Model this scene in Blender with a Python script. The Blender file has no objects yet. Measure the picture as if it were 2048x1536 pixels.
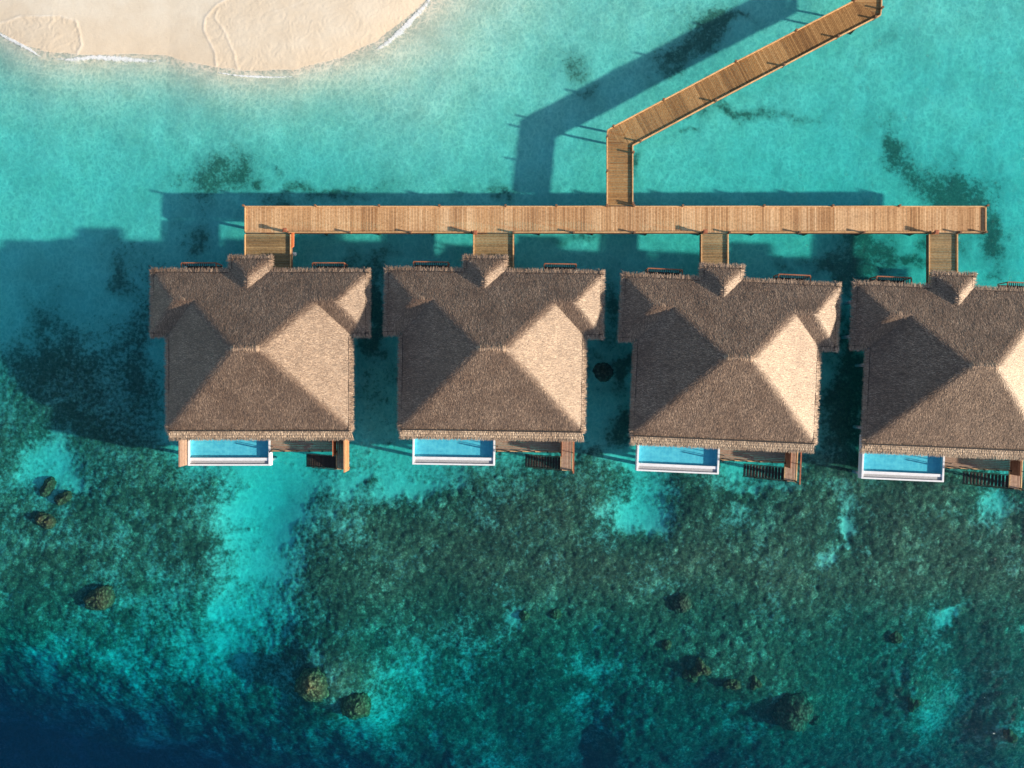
import bpy, math, random
import numpy as np
from mathutils import Vector

# ------------------------------------------------------------------ camera, sky, sun, exposure
scene = bpy.context.scene
COL = scene.collection
HC = 98.4            # camera height above the water
F = 2112.0           # focal length in photo pixels (photo 2048 wide)
SUN_EL, SUN_S = 22.0, 12.0     # elevation, degrees south of east

cam_d = bpy.data.cameras.new("camera")
cam_d.sensor_width = 36.0
cam_d.lens = 36.0 * F / 2048.0
cam_d.clip_start = 1.0
cam_d.clip_end = 2000.0
cam = bpy.data.objects.new("camera", cam_d)
COL.objects.link(cam)
cam.location = (0, 0, HC)
scene.camera = cam

world = bpy.data.worlds.new("World")
scene.world = world
world.use_nodes = True
wn, wl = world.node_tree.nodes, world.node_tree.links
wn.clear()
wo = wn.new('ShaderNodeOutputWorld'); wb = wn.new('ShaderNodeBackground'); ws = wn.new('ShaderNodeTexSky')
ws.sky_type = 'NISHITA'; ws.sun_disc = False
ws.sun_elevation = math.radians(SUN_EL)
ws.sun_rotation = math.radians(90 + SUN_S)
wb.inputs['Strength'].default_value = 0.112
wl.new(ws.outputs[0], wb.inputs[0]); wl.new(wb.outputs[0], wo.inputs[0])

e, a = math.radians(SUN_EL), math.radians(SUN_S)
to_sun = Vector((math.cos(e) * math.cos(a), -math.cos(e) * math.sin(a), math.sin(e)))
sun_d = bpy.data.lights.new("sun", 'SUN')
sun_d.energy = 5.0
sun_d.angle = math.radians(1.5)
sun_d.color = (1.0, 0.875, 0.72)
sun = bpy.data.objects.new("sun", sun_d)
COL.objects.link(sun)
sun.rotation_euler = to_sun.to_track_quat('Z', 'Y').to_euler()
sun.location = (80, -20, 60)

scene.view_settings.view_transform = 'Standard'
scene.view_settings.look = 'None'
scene.view_settings.gamma = 1.0
scene.view_settings.exposure = 0.75
scene.render.engine = 'CYCLES'
scene.cycles.max_bounces = 8
scene.cycles.volume_bounces = 1
scene.cycles.transparent_max_bounces = 12
scene.cycles.use_denoising = True

rng = np.random.default_rng(7)
random.seed(7)


def P(px, py, z):
    """real place of a photo point that lies at height z"""
    s = (HC - z) / F
    return ((px - 1024) * s, (768 - py) * s, z)


# ------------------------------------------------------------------ object helpers
def tag(o, label=None, cat=None, group=None, kind=None):
    for k, v in (('label', label), ('category', cat), ('group', group), ('kind', kind)):
        if v:
            o[k] = v
    return o


def empty(name, loc, rz=0.0):
    o = bpy.data.objects.new(name, None)
    o.empty_display_size = 0.5
    COL.objects.link(o)
    o.location = loc
    o.rotation_euler = (0, 0, rz)
    return o


def copy_tree(o, parent=None):
    c = o.copy()
    COL.objects.link(c)
    if parent is not None:
        c.parent = parent
    for ch in [x for x in o.children]:
        copy_tree(ch, c)
    return c


def mesh_np(name, verts, faces, mat, parent=None, smooth=False, tone=None, tone_dom='FACE', loc=None):
    """faces: (n,4) array or list of lists"""
    me = bpy.data.meshes.new(name)
    if isinstance(faces, np.ndarray):
        n, k = faces.shape
        me.vertices.add(len(verts)); me.vertices.foreach_set('co', np.asarray(verts, dtype=np.float32).ravel())
        me.loops.add(n * k); me.loops.foreach_set('vertex_index', faces.astype(np.int32).ravel())
        me.polygons.add(n); me.polygons.foreach_set('loop_start', np.arange(0, n * k, k, dtype=np.int32))
        me.update(calc_edges=True)
    else:
        me.from_pydata([tuple(v) for v in verts], [], faces)
    if tone is not None:
        at = me.attributes.new('tone', 'FLOAT', tone_dom)
        at.data.foreach_set('value', np.asarray(tone, dtype=np.float32))
    if smooth:
        me.polygons.foreach_set('use_smooth', np.ones(len(me.polygons), dtype=bool))
    me.materials.append(mat)
    me.validate()
    o = bpy.data.objects.new(name, me)
    COL.objects.link(o)
    if loc is not None:
        o.location = loc
    if parent is not None:
        o.parent = parent
    return o


class MB:
    def __init__(s):
        s.v = []; s.f = []; s.t = []

    def prism(s, poly, z0, z1, tone=None):
        """poly: list of (x,y), counter clockwise"""
        ar = sum(poly[i][0] * poly[(i + 1) % len(poly)][1] - poly[(i + 1) % len(poly)][0] * poly[i][1] for i in range(len(poly)))
        if abs(ar) < 1e-4:
            return
        if ar < 0:
            poly = poly[::-1]
        n = len(poly); b = len(s.v); tone = random.random() if tone is None else tone
        s.v += [(x, y, z0) for x, y in poly] + [(x, y, z1) for x, y in poly]
        s.f.append([b + n + i for i in range(n)]); s.f.append([b + i for i in reversed(range(n))])
        for i in range(n):
            j = (i + 1) % n
            s.f.append([b + i, b + j, b + n + j, b + n + i])
        s.t += [tone] * (n + 2)

    def box(s, x0, x1, y0, y1, z0, z1, tone=None):
        s.prism([(x0, y0), (x1, y0), (x1, y1), (x0, y1)], z0, z1, tone)

    def bar(s, a, b, w, h, tone=None):
        """rectangular bar between two 3-D points"""
        a = Vector(a); b = Vector(b); d = (b - a).normalized()
        up = Vector((0, 0, 1)) if abs(d.z) < 0.9 else Vector((1, 0, 0))
        r = d.cross(up).normalized() * (w / 2); u = r.cross(d).normalized() * (h / 2)
        k = len(s.v)
        for p in (a, b):
            for q in (r + u, -r + u, -r - u, r - u):
                s.v.append(tuple(p + q))
        s.f += [[k, k + 1, k + 2, k + 3], [k + 7, k + 6, k + 5, k + 4]]
        for i in range(4):
            j = (i + 1) % 4
            s.f.append([k + i, k + 4 + i, k + 4 + j, k + j])
        s.t += [random.random() if tone is None else tone] * 6

    def cyl(s, x, y, r, z0, z1, n=10, r1=None, tone=None):
        r1 = r if r1 is None else r1
        k = len(s.v)
        for i in range(n):
            c, q = math.cos(2 * math.pi * i / n), math.sin(2 * math.pi * i / n)
            s.v.append((x + r * c, y + r * q, z0))
        for i in range(n):
            c, q = math.cos(2 * math.pi * i / n), math.sin(2 * math.pi * i / n)
            s.v.append((x + r1 * c, y + r1 * q, z1))
        s.f.append([k + n + i for i in range(n)]); s.f.append([k + i for i in reversed(range(n))])
        for i in range(n):
            j = (i + 1) % n
            s.f.append([k + i, k + j, k + n + j, k + n + i])
        s.t += [random.random() if tone is None else tone] * (n + 2)

    def build(s, name, mat, parent=None, smooth=False):
        return mesh_np(name, s.v, s.f, mat, parent, smooth, tone=s.t)


def bevel(o, w=0.01, seg=1):
    m = o.modifiers.new('bevel', 'BEVEL'); m.width = w; m.segments = seg; m.limit_method = 'ANGLE'
    return o


# ------------------------------------------------------------------ material helpers
class NT:
    def __init__(s, name):
        s.m = bpy.data.materials.new(name); s.m.use_nodes = True
        s.t = s.m.node_tree; s.t.nodes.clear()
        s.out = s.t.nodes.new('ShaderNodeOutputMaterial')

    def n(s, typ, **kw):
        nd = s.t.nodes.new('ShaderNode' + typ)
        for k, v in kw.items():
            setattr(nd, k, v)
        return nd

    def l(s, a, b):
        s.t.links.new(a, b)

    def put(s, sock, v):
        if hasattr(v, 'links'):
            s.l(v, sock)
        else:
            sock.default_value = v

    def math(s, op, a, b=None, clamp=False):
        nd = s.n('Math', operation=op, use_clamp=clamp)
        s.put(nd.inputs[0], a)
        if b is not None:
            s.put(nd.inputs[1], b)
        return nd.outputs[0]

    def mix(s, f, a, b, mode='MIX'):
        nd = s.n('MixRGB', blend_type=mode)
        s.put(nd.inputs[0], f); s.put(nd.inputs[1], a); s.put(nd.inputs[2], b)
        return nd.outputs[0]

    def noise(s, vec, scale, detail=3, rough=0.55, dist=0.0):
        nd = s.n('TexNoise')
        s.l(vec, nd.inputs['Vector'])
        nd.inputs['Scale'].default_value = scale; nd.inputs['Detail'].default_value = detail
        nd.inputs['Roughness'].default_value = rough; nd.inputs['Distortion'].default_value = dist
        return nd.outputs[0]

    def ramp(s, fac, stops, interp='LINEAR'):
        nd = s.n('ValToRGB'); s.l(fac, nd.inputs[0]); cr = nd.color_ramp; cr.interpolation = interp
        while len(cr.elements) < len(stops):
            cr.elements.new(0.5)
        for e_, (p, c) in zip(cr.elements, stops):
            e_.position = p; e_.color = (*c, 1) if len(c) == 3 else c
        return nd.outputs[0]

    def sstep(s, v, lo, hi):
        nd = s.n('MapRange', interpolation_type='SMOOTHSTEP')
        s.put(nd.inputs[0], v); nd.inputs[1].default_value = lo; nd.inputs[2].default_value = hi
        return nd.outputs[0]

    def attr(s, name):
        return s.n('Attribute', attribute_name=name).outputs['Fac']

    def geo(s):
        return s.n('NewGeometry').outputs['Position']

    def obj(s):
        return s.n('TexCoord').outputs['Object']

    def scaled(s, vec, sc, rot=(0, 0, 0)):
        nd = s.n('Mapping'); s.l(vec, nd.inputs[0]); nd.inputs['Scale'].default_value = sc
        nd.inputs['Rotation'].default_value = rot
        return nd.outputs[0]

    def bump(s, h, strength, dist):
        nd = s.n('Bump'); s.l(h, nd.inputs['Height']); nd.inputs['Strength'].default_value = strength
        nd.inputs['Distance'].default_value = dist
        return nd.outputs[0]

    def schlick(s, normal=None):
        """reflectance of a water surface, the same from above and from below"""
        lw = s.n('LayerWeight'); lw.inputs['Blend'].default_value = 0.5
        if normal is not None:
            s.l(normal, lw.inputs['Normal'])
        return s.math('ADD', 0.02, s.math('MULTIPLY', 0.9, s.math('POWER', lw.outputs['Facing'], 5.0)))

    def pbr(s, col, rough=0.8, normal=None, spec=0.3):
        b = s.n('BsdfPrincipled'); s.put(b.inputs['Base Color'], col)
        s.put(b.inputs['Roughness'], rough); b.inputs['Specular IOR Level'].default_value = spec
        if normal is not None:
            s.l(normal, b.inputs['Normal'])
        s.l(b.outputs[0], s.out.inputs['Surface'])
        return s.m


def wood(name, c_lo, c_mid, c_hi, knots=0.5, rough=0.75, grain=(1, 1, 1)):
    t = NT(name); p = t.obj()
    tone = t.attr('tone')
    base = t.ramp(tone, [(0.0, c_lo), (0.45, c_mid), (1.0, c_hi)])
    g = t.noise(t.scaled(p, grain), 5.0, 4, 0.6)
    c = t.mix(t.sstep(g, 0.35, 0.7), base, t.mix(1.0, base, (0.70, 0.66, 0.60, 1), 'MULTIPLY'))
    big = t.noise(p, 0.35, 2)
    c = t.mix(t.sstep(big, 0.4, 0.65), c, t.mix(1.0, c, (0.86, 0.84, 0.84, 1), 'MULTIPLY'))
    k = t.noise(p, 6.0, 1, 0.4)
    kn = t.math('MULTIPLY', t.sstep(k, 0.69, 0.76), knots)
    c = t.mix(kn, c, (c_lo[0] * 0.4, c_lo[1] * 0.32, c_lo[2] * 0.28, 1))
    return t.pbr(c, rough, t.bump(g, 0.4, 0.02))


M = {}
M['deck_pale_lit'] = wood('pale_lit_planks', (0.37, 0.185, 0.075), (0.61, 0.355, 0.170), (0.82, 0.55, 0.31), 0.8)  # paler tone painted in for planks laid to catch the low sun
M['deck_brown_shaded'] = wood('brown_shaded_planks', (0.20, 0.095, 0.030), (0.33, 0.172, 0.058), (0.50, 0.29, 0.115), 0.4)  # darker tone painted in for planks whose direction catches less sun
M['deck_gold_shaded'] = wood('golden_shaded_planks', (0.19, 0.12, 0.05), (0.29, 0.19, 0.085), (0.42, 0.29, 0.14), 0.3)  # access walkways: weaker sunlight on these planks also put into the colour
M['rail_wood'] = wood('rail_wood', (0.50, 0.27, 0.11), (0.66, 0.38, 0.17), (0.74, 0.47, 0.24), 0.2)
M['pile_wood'] = wood('pile_wood', (0.10, 0.07, 0.045), (0.15, 0.10, 0.06), (0.2, 0.14, 0.09), 0.2)
M['post_wood'] = wood('post_wood', (0.16, 0.08, 0.045), (0.20, 0.10, 0.055), (0.26, 0.14, 0.08), 0.2)
M['villa_deck'] = wood('villa_deck', (0.24, 0.145, 0.10), (0.36, 0.23, 0.165), (0.46, 0.31, 0.22), 0.2)
M['red_wood'] = wood('red_wood', (0.30, 0.10, 0.05), (0.38, 0.13, 0.065), (0.45, 0.18, 0.09), 0.1)
M['screen_wood'] = wood('screen_wood', (0.42, 0.20, 0.09), (0.52, 0.26, 0.12), (0.58, 0.32, 0.16), 0.1)
M['dark_wood'] = wood('dark_wood', (0.035, 0.028, 0.025), (0.05, 0.04, 0.035), (0.07, 0.055, 0.05), 0.0)


def plain(name, col, rough=0.5, var=0.12, scale=3.0, spec=0.4):
    t = NT(name); p = t.obj()
    n = t.noise(p, scale, 5, 0.6)
    c = t.mix(t.sstep(n, 0.3, 0.7), (*[x * (1 - var) for x in col], 1), (*[min(1, x * (1 + var)) for x in col], 1))
    return t.pbr(c, rough, t.bump(n, 0.2, 0.01), spec)


M['white_stone'] = plain('white_stone', (0.72, 0.72, 0.74), 0.5, 0.06)
M['grey_stone'] = plain('grey_stone', (0.36, 0.36, 0.37), 0.7, 0.18, 9)
M['plaster'] = plain('plaster', (0.55, 0.52, 0.46), 0.8, 0.06)
M['glass_dark'] = plain('window_glass', (0.03, 0.045, 0.05), 0.08, 0.1, 1, 0.6)
M['white_plastic'] = plain('white_plastic', (0.8, 0.8, 0.78), 0.4, 0.03)
M['orange_lit_tone'] = plain('orange_lit_tone', (0.62, 0.16, 0.05), 0.8, 0.12)


def thatch_mat(name, lo, mid, hi):
    t = NT(name); p = t.obj()
    tone = t.attr('tone')
    c = t.ramp(tone, [(0.0, lo), (0.5, mid), (1.0, hi)])
    oi = t.n('ObjectInfo')
    off = t.n('VectorMath', operation='ADD'); t.l(p, off.inputs[0])
    cmb = t.n('CombineXYZ'); t.l(t.math('MULTIPLY', oi.outputs['Random'], 50.0), cmb.inputs[0]); t.l(cmb.outputs[0], off.inputs[1])
    big = t.noise(off.outputs[0], 0.45, 5, 0.65)
    c = t.mix(t.sstep(big, 0.38, 0.66), c, t.mix(1.0, c, (0.72, 0.67, 0.64, 1), 'MULTIPLY'))
    c = t.mix(t.math('MULTIPLY', oi.outputs['Random'], 0.22), c, (0.10, 0.07, 0.05, 1))
    fine = t.noise(p, 9.0, 3, 0.7)
    c = t.mix(t.sstep(fine, 0.4, 0.7), c, t.mix(1.0, c, (0.62, 0.60, 0.60, 1), 'MULTIPLY'))
    b = t.n('BsdfPrincipled'); t.l(c, b.inputs['Base Color']); b.inputs['Roughness'].default_value = 0.5
    b.inputs['Specular IOR Level'].default_value = 1.0; b.inputs['Specular Tint'].default_value = (1.0, 0.88, 0.74, 1)
    t.l(t.bump(fine, 0.5, 0.05), b.inputs['Normal'])
    t.l(b.outputs[0], t.out.inputs['Surface'])
    return t.m


M['thatch'] = thatch_mat('thatch', (0.088, 0.049, 0.030), (0.236, 0.148, 0.096), (0.62, 0.43, 0.285))
M['thatch_band'] = thatch_mat('thatch_band', (0.13, 0.09, 0.06), (0.42, 0.30, 0.20), (0.78, 0.60, 0.42))


def water_mat():
    t = NT('sea_water'); p = t.geo()
    # caustic net of light lines, painted into the tint of the surface
    wob = t.n('TexNoise'); t.l(p, wob.inputs['Vector']); wob.inputs['Scale'].default_value = 0.8
    wob.inputs['Detail'].default_value = 2
    add = t.n('VectorMath', operation='MULTIPLY_ADD')
    t.l(wob.outputs['Color'], add.inputs[0]); add.inputs[1].default_value = (1.1, 1.1, 0); t.l(p, add.inputs[2])
    v1 = t.n('TexVoronoi', feature='DISTANCE_TO_EDGE', voronoi_dimensions='2D'); t.l(t.scaled(add.outputs[0], (1.0, 0.78, 1), (0, 0, 0.5)), v1.inputs['Vector'])
    v1.inputs['Scale'].default_value = 1.5
    v2 = t.n('TexVoronoi', feature='DISTANCE_TO_EDGE', voronoi_dimensions='2D'); t.l(t.scaled(add.outputs[0], (1, 1, 1), (0, 0, 1.3)), v2.inputs['Vector'])
    v2.inputs['Scale'].default_value = 2.7
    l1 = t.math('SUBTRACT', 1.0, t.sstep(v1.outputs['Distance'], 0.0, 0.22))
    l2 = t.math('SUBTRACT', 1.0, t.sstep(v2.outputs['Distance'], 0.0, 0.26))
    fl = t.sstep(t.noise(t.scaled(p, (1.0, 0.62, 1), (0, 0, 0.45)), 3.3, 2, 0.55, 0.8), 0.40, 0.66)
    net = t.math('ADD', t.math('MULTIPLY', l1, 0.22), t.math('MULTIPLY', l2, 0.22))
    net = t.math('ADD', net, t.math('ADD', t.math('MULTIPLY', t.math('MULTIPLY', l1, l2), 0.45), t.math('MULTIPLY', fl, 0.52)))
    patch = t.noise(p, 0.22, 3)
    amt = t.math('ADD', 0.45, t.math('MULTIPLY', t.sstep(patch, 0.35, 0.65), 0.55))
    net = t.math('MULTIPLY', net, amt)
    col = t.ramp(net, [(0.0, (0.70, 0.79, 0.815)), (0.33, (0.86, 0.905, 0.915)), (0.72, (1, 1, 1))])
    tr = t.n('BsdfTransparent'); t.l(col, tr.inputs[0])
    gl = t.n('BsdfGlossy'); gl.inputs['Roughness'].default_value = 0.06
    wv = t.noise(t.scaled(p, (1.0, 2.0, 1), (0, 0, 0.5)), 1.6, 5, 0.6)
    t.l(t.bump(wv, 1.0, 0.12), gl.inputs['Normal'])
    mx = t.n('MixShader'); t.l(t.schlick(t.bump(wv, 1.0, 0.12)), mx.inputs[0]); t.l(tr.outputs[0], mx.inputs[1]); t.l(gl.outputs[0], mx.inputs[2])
    t.l(mx.outputs[0], t.out.inputs['Surface'])
    ab = t.n('VolumeAbsorption'); ab.inputs['Density'].default_value = 0.475
    ab.inputs['Color'].default_value = (0.05, 0.905, 0.945, 1)
    sc = t.n('VolumeScatter'); sc.inputs['Density'].default_value = 0.008
    sc.inputs['Color'].default_value = (0.02, 0.60, 0.98, 1)
    ad = t.n('AddShader'); t.l(ab.outputs[0], ad.inputs[0]); t.l(sc.outputs[0], ad.inputs[1])
    t.l(ad.outputs[0], t.out.inputs['Volume'])
    return t.m


def pool_water_mat():
    t = NT('pool_water'); p = t.obj()
    v1 = t.n('TexVoronoi', feature='SMOOTH_F1', voronoi_dimensions='2D'); t.l(p, v1.inputs['Vector'])
    v1.inputs['Scale'].default_value = 2.6
    col = t.ramp(t.sstep(v1.outputs['Distance'], 0.2, 0.8), [(0, (0.46, 0.84, 0.90)), (1, (0.55, 0.93, 0.96))])
    tr = t.n('BsdfTransparent'); t.l(col, tr.inputs[0])
    gl = t.n('BsdfGlossy'); gl.inputs['Roughness'].default_value = 0.04
    wv = t.noise(p, 2.5, 3)
    t.l(t.bump(wv, 0.5, 0.04), gl.inputs['Normal'])
    mx = t.n('MixShader'); t.l(t.schlick(), mx.inputs[0]); t.l(tr.outputs[0], mx.inputs[1]); t.l(gl.outputs[0], mx.inputs[2])
    t.l(mx.outputs[0], t.out.inputs['Surface'])
    return t.m


def pool_tile_mat():
    t = NT('pool_tiles'); p = t.obj()
    br = t.n('TexBrick'); t.l(p, br.inputs['Vector']); br.offset = 0; br.inputs['Scale'].default_value = 1.0
    br.inputs['Brick Width'].default_value = 0.3; br.inputs['Row Height'].default_value = 0.3
    br.inputs['Mortar Size'].default_value = 0.012
    br.inputs['Color1'].default_value = (0.40, 0.74, 0.84, 1); br.inputs['Color2'].default_value = (0.34, 0.66, 0.78, 1)
    br.inputs['Mortar'].default_value = (0.5, 0.78, 0.85, 1)
    n = t.noise(p, 2.2, 5, 0.7)
    c = t.mix(t.sstep(n, 0.4, 0.66), br.outputs[0], t.mix(1.0, br.outputs[0], (0.72, 0.86, 0.92, 1), 'MULTIPLY'))
    return t.pbr(c, 0.5)


def seabed_mat():
    t = NT('seabed_sand_and_reef'); p = t.geo()
    reef = t.attr('reef'); wet = t.attr('wet'); tone = t.attr('tone'); grass = t.attr('grass'); line = t.attr('line')
    n1 = t.noise(p, 0.5, 5, 0.6); n2 = t.noise(p, 3.0, 4, 0.65); n3 = t.noise(p, 8.0, 3, 0.8)
    # sand
    sand = t.mix(t.sstep(n1, 0.3, 0.7), (0.72, 0.64, 0.51, 1), (0.81, 0.73, 0.60, 1))
    sand = t.mix(t.attr('dry'), sand, t.mix(t.sstep(n1, 0.3, 0.7), (0.62, 0.545, 0.43, 1), (0.67, 0.61, 0.50, 1)))
    sand = t.mix(t.math('MULTIPLY', wet, 0.7), sand, (0.60, 0.47, 0.325, 1))
    sand = t.mix(t.math('MULTIPLY', line, t.math('MULTIPLY', t.sstep(n1, 0.3, 0.7), 0.7)), sand, (0.82, 0.76, 0.66, 1))
    # reef
    rr = t.math('ADD', t.math('MULTIPLY', tone, 0.62), t.math('MULTIPLY', n2, 0.55))
    rr = t.math('ADD', rr, t.math('MULTIPLY', t.math('SUBTRACT', n1, 0.5), 0.35))
    rr = t.math('ADD', rr, t.math('MULTIPLY', t.math('SUBTRACT', t.noise(p, 0.10, 3, 0.6), 0.5), 0.7))
    reefc = t.ramp(rr, [(0.18, (0.040, 0.021, 0.013)), (0.42, (0.098, 0.050, 0.028)), (0.60, (0.165, 0.088, 0.047)),
                        (0.78, (0.31, 0.20, 0.115)), (1.0, (0.74, 0.60, 0.42))])
    vc = t.n('TexVoronoi', feature='F1'); t.l(p, vc.inputs['Vector']); vc.inputs['Scale'].default_value = 4.6
    sep = t.n('SeparateColor'); t.l(vc.outputs['Color'], sep.inputs[0])
    fine = t.math('MULTIPLY', t.sstep(n3, 0.33, 0.66), t.math('ADD', 0.45, t.math('MULTIPLY', sep.outputs[0], 0.55)))
    fine = t.math('MULTIPLY', fine, t.sstep(vc.outputs['Distance'], 0.95, 0.25))
    reefc = t.mix(fine, t.mix(1.0, reefc, (0.30, 0.31, 0.30, 1), 'MULTIPLY'), t.mix(1.0, reefc, (1.5, 1.5, 1.5, 1), 'MULTIPLY'))
    m = t.sstep(t.math('ADD', reef, t.math('MULTIPLY', t.math('SUBTRACT', n2, 0.5), 1.5)), 0.12, 0.98)
    m = t.math('MULTIPLY', m, 0.95)
    c = t.mix(m, sand, reefc)
    gs = t.sstep(t.math('ADD', grass, t.math('MULTIPLY', t.math('SUBTRACT', n2, 0.5), 1.5)), 0.38, 0.72)
    gm = t.math('ADD', t.math('MULTIPLY', gs, 0.34), t.math('MULTIPLY', t.sstep(grass, 0.03, 0.75), 0.56), clamp=True)
    c = t.mix(gm, c, t.mix(fine, (0.07, 0.075, 0.05, 1), (0.22, 0.19, 0.12, 1)))
    # ripples of the sand bottom and fine grain
    rp = t.noise(t.scaled(p, (0.9, 4.2, 1), (0, 0, 0.35)), 1.0, 3, 0.55, 0.6)
    h = t.math('ADD', t.math('MULTIPLY', rp, 0.7), t.math('ADD', t.math('MULTIPLY', n2, 0.3), t.math('MULTIPLY', n3, 0.5)))
    bl = t.n('Bump'); t.l(h, bl.inputs['Height']); bl.inputs['Distance'].default_value = 0.09
    t.l(t.math('ADD', 0.22, t.math('MULTIPLY', m, 0.6)), bl.inputs['Strength'])
    return t.pbr(c, 0.9, bl.outputs[0], 0.15)


def coral_mat(name, lo, hi):
    t = NT(name); p = t.obj()
    v = t.n('TexVoronoi', feature='F1'); t.l(p, v.inputs['Vector']); v.inputs['Scale'].default_value = 3.5
    n = t.noise(p, 4.0, 5, 0.7)
    f = t.math('MULTIPLY', t.sstep(n, 0.3, 0.7), t.sstep(v.outputs['Distance'], 0.75, 0.1))
    c = t.mix(f, (*lo, 1), (*hi, 1))
    return t.pbr(c, 0.9, t.bump(t.math('SUBTRACT', n, v.outputs['Distance']), 1.0, 0.15), 0.1)


def foam_mat():
    t = NT('foam'); p = t.geo()
    n = t.noise(p, 3.2, 6, 0.7); f = t.attr('tone')
    al = t.math('MULTIPLY', t.sstep(t.math('ADD', t.math('MULTIPLY', n, 1.3), t.math('MULTIPLY', f, 0.75)), 0.80, 1.35), 0.72)
    d = t.n('BsdfDiffuse'); d.inputs[0].default_value = (0.85, 0.87, 0.88, 1)
    tr = t.n('BsdfTransparent'); mx = t.n('MixShader')
    t.l(al, mx.inputs[0]); t.l(tr.outputs[0], mx.inputs[1]); t.l(d.outputs[0], mx.inputs[2])
    t.l(mx.outputs[0], t.out.inputs['Surface'])
    return t.m


M['water'] = water_mat(); M['pool_water'] = pool_water_mat(); M['pool_tiles'] = pool_tile_mat()
M['seabed'] = seabed_mat(); M['foam'] = foam_mat()
M['coral_tan'] = coral_mat('coral_tan', (0.16, 0.09, 0.045), (0.56, 0.36, 0.18))
M['coral_rust'] = coral_mat('coral_rust', (0.26, 0.07, 0.035), (0.80, 0.27, 0.13))
M['coral_grey'] = coral_mat('coral_grey', (0.13, 0.07, 0.045), (0.42, 0.26, 0.16))


# ------------------------------------------------------------------ seabed and beach
def vnoise(x, y, scale, seed, octaves=4, gain=0.5):
    out = np.zeros_like(x); amp = 1.0; tot = 0.0
    for o in range(octaves):
        r = np.random.default_rng(seed * 101 + o)
        lat = r.random((256, 256))
        u = x / scale * 2 ** o + 37.3; v = y / scale * 2 ** o + 91.7
        iu = np.floor(u).astype(int); iv = np.floor(v).astype(int)
        fu = u - iu; fv = v - iv
        fu = fu * fu * (3 - 2 * fu); fv = fv * fv * (3 - 2 * fv)
        q = lambda i, j: lat[(iu + i) & 255, (iv + j) & 255]
        out += amp * ((q(0, 0) * (1 - fu) + q(1, 0) * fu) * (1 - fv) + (q(0, 1) * (1 - fu) + q(1, 1) * fu) * fv)
        tot += amp; amp *= gain
    return out / tot


def ss(x, lo, hi):
    t = np.clip((x - lo) / (hi - lo), 0, 1)
    return t * t * (3 - 2 * t)


def poly_dist(px, py, pts):
    d = np.full(px.shape, 1e9)
    for (x0, y0), (x1, y1) in zip(pts[:-1], pts[1:]):
        dx, dy = x1 - x0, y1 - y0
        t = np.clip(((px - x0) * dx + (py - y0) * dy) / (dx * dx + dy * dy), 0, 1)
        d = np.minimum(d, np.hypot(px - x0 - t * dx, py - y0 - t * dy))
    return d


def inside(px, py, pts):
    c = np.zeros(px.shape, bool)
    n = len(pts)
    for i in range(n):
        x0, y0 = pts[i]; x1, y1 = pts[(i + 1) % n]
        if y0 == y1:
            continue
        c ^= ((y0 > py) != (y1 > py)) & (px < (x1 - x0) * (py - y0) / (y1 - y0) + x0)
    return c


SHORE = [(-900, 40), (-300, 20), (0, 66), (60, 98), (110, 117), (180, 121), (320, 121), (350, 121), (440, 145), (500, 152),
         (600, 150), (690, 125), (760, 95), (830, 38), (875, -10), (930, -120), (900, -700)]


def axis(lim, step, far):
    core = np.arange(-lim, lim + 1e-6, step)
    ext = []; x = lim; s = step
    while x < far:
        s *= 1.25; x += s; ext.append(x)
    ext = np.array(ext)
    return np.concatenate([-ext[::-1], core, ext])


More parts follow.
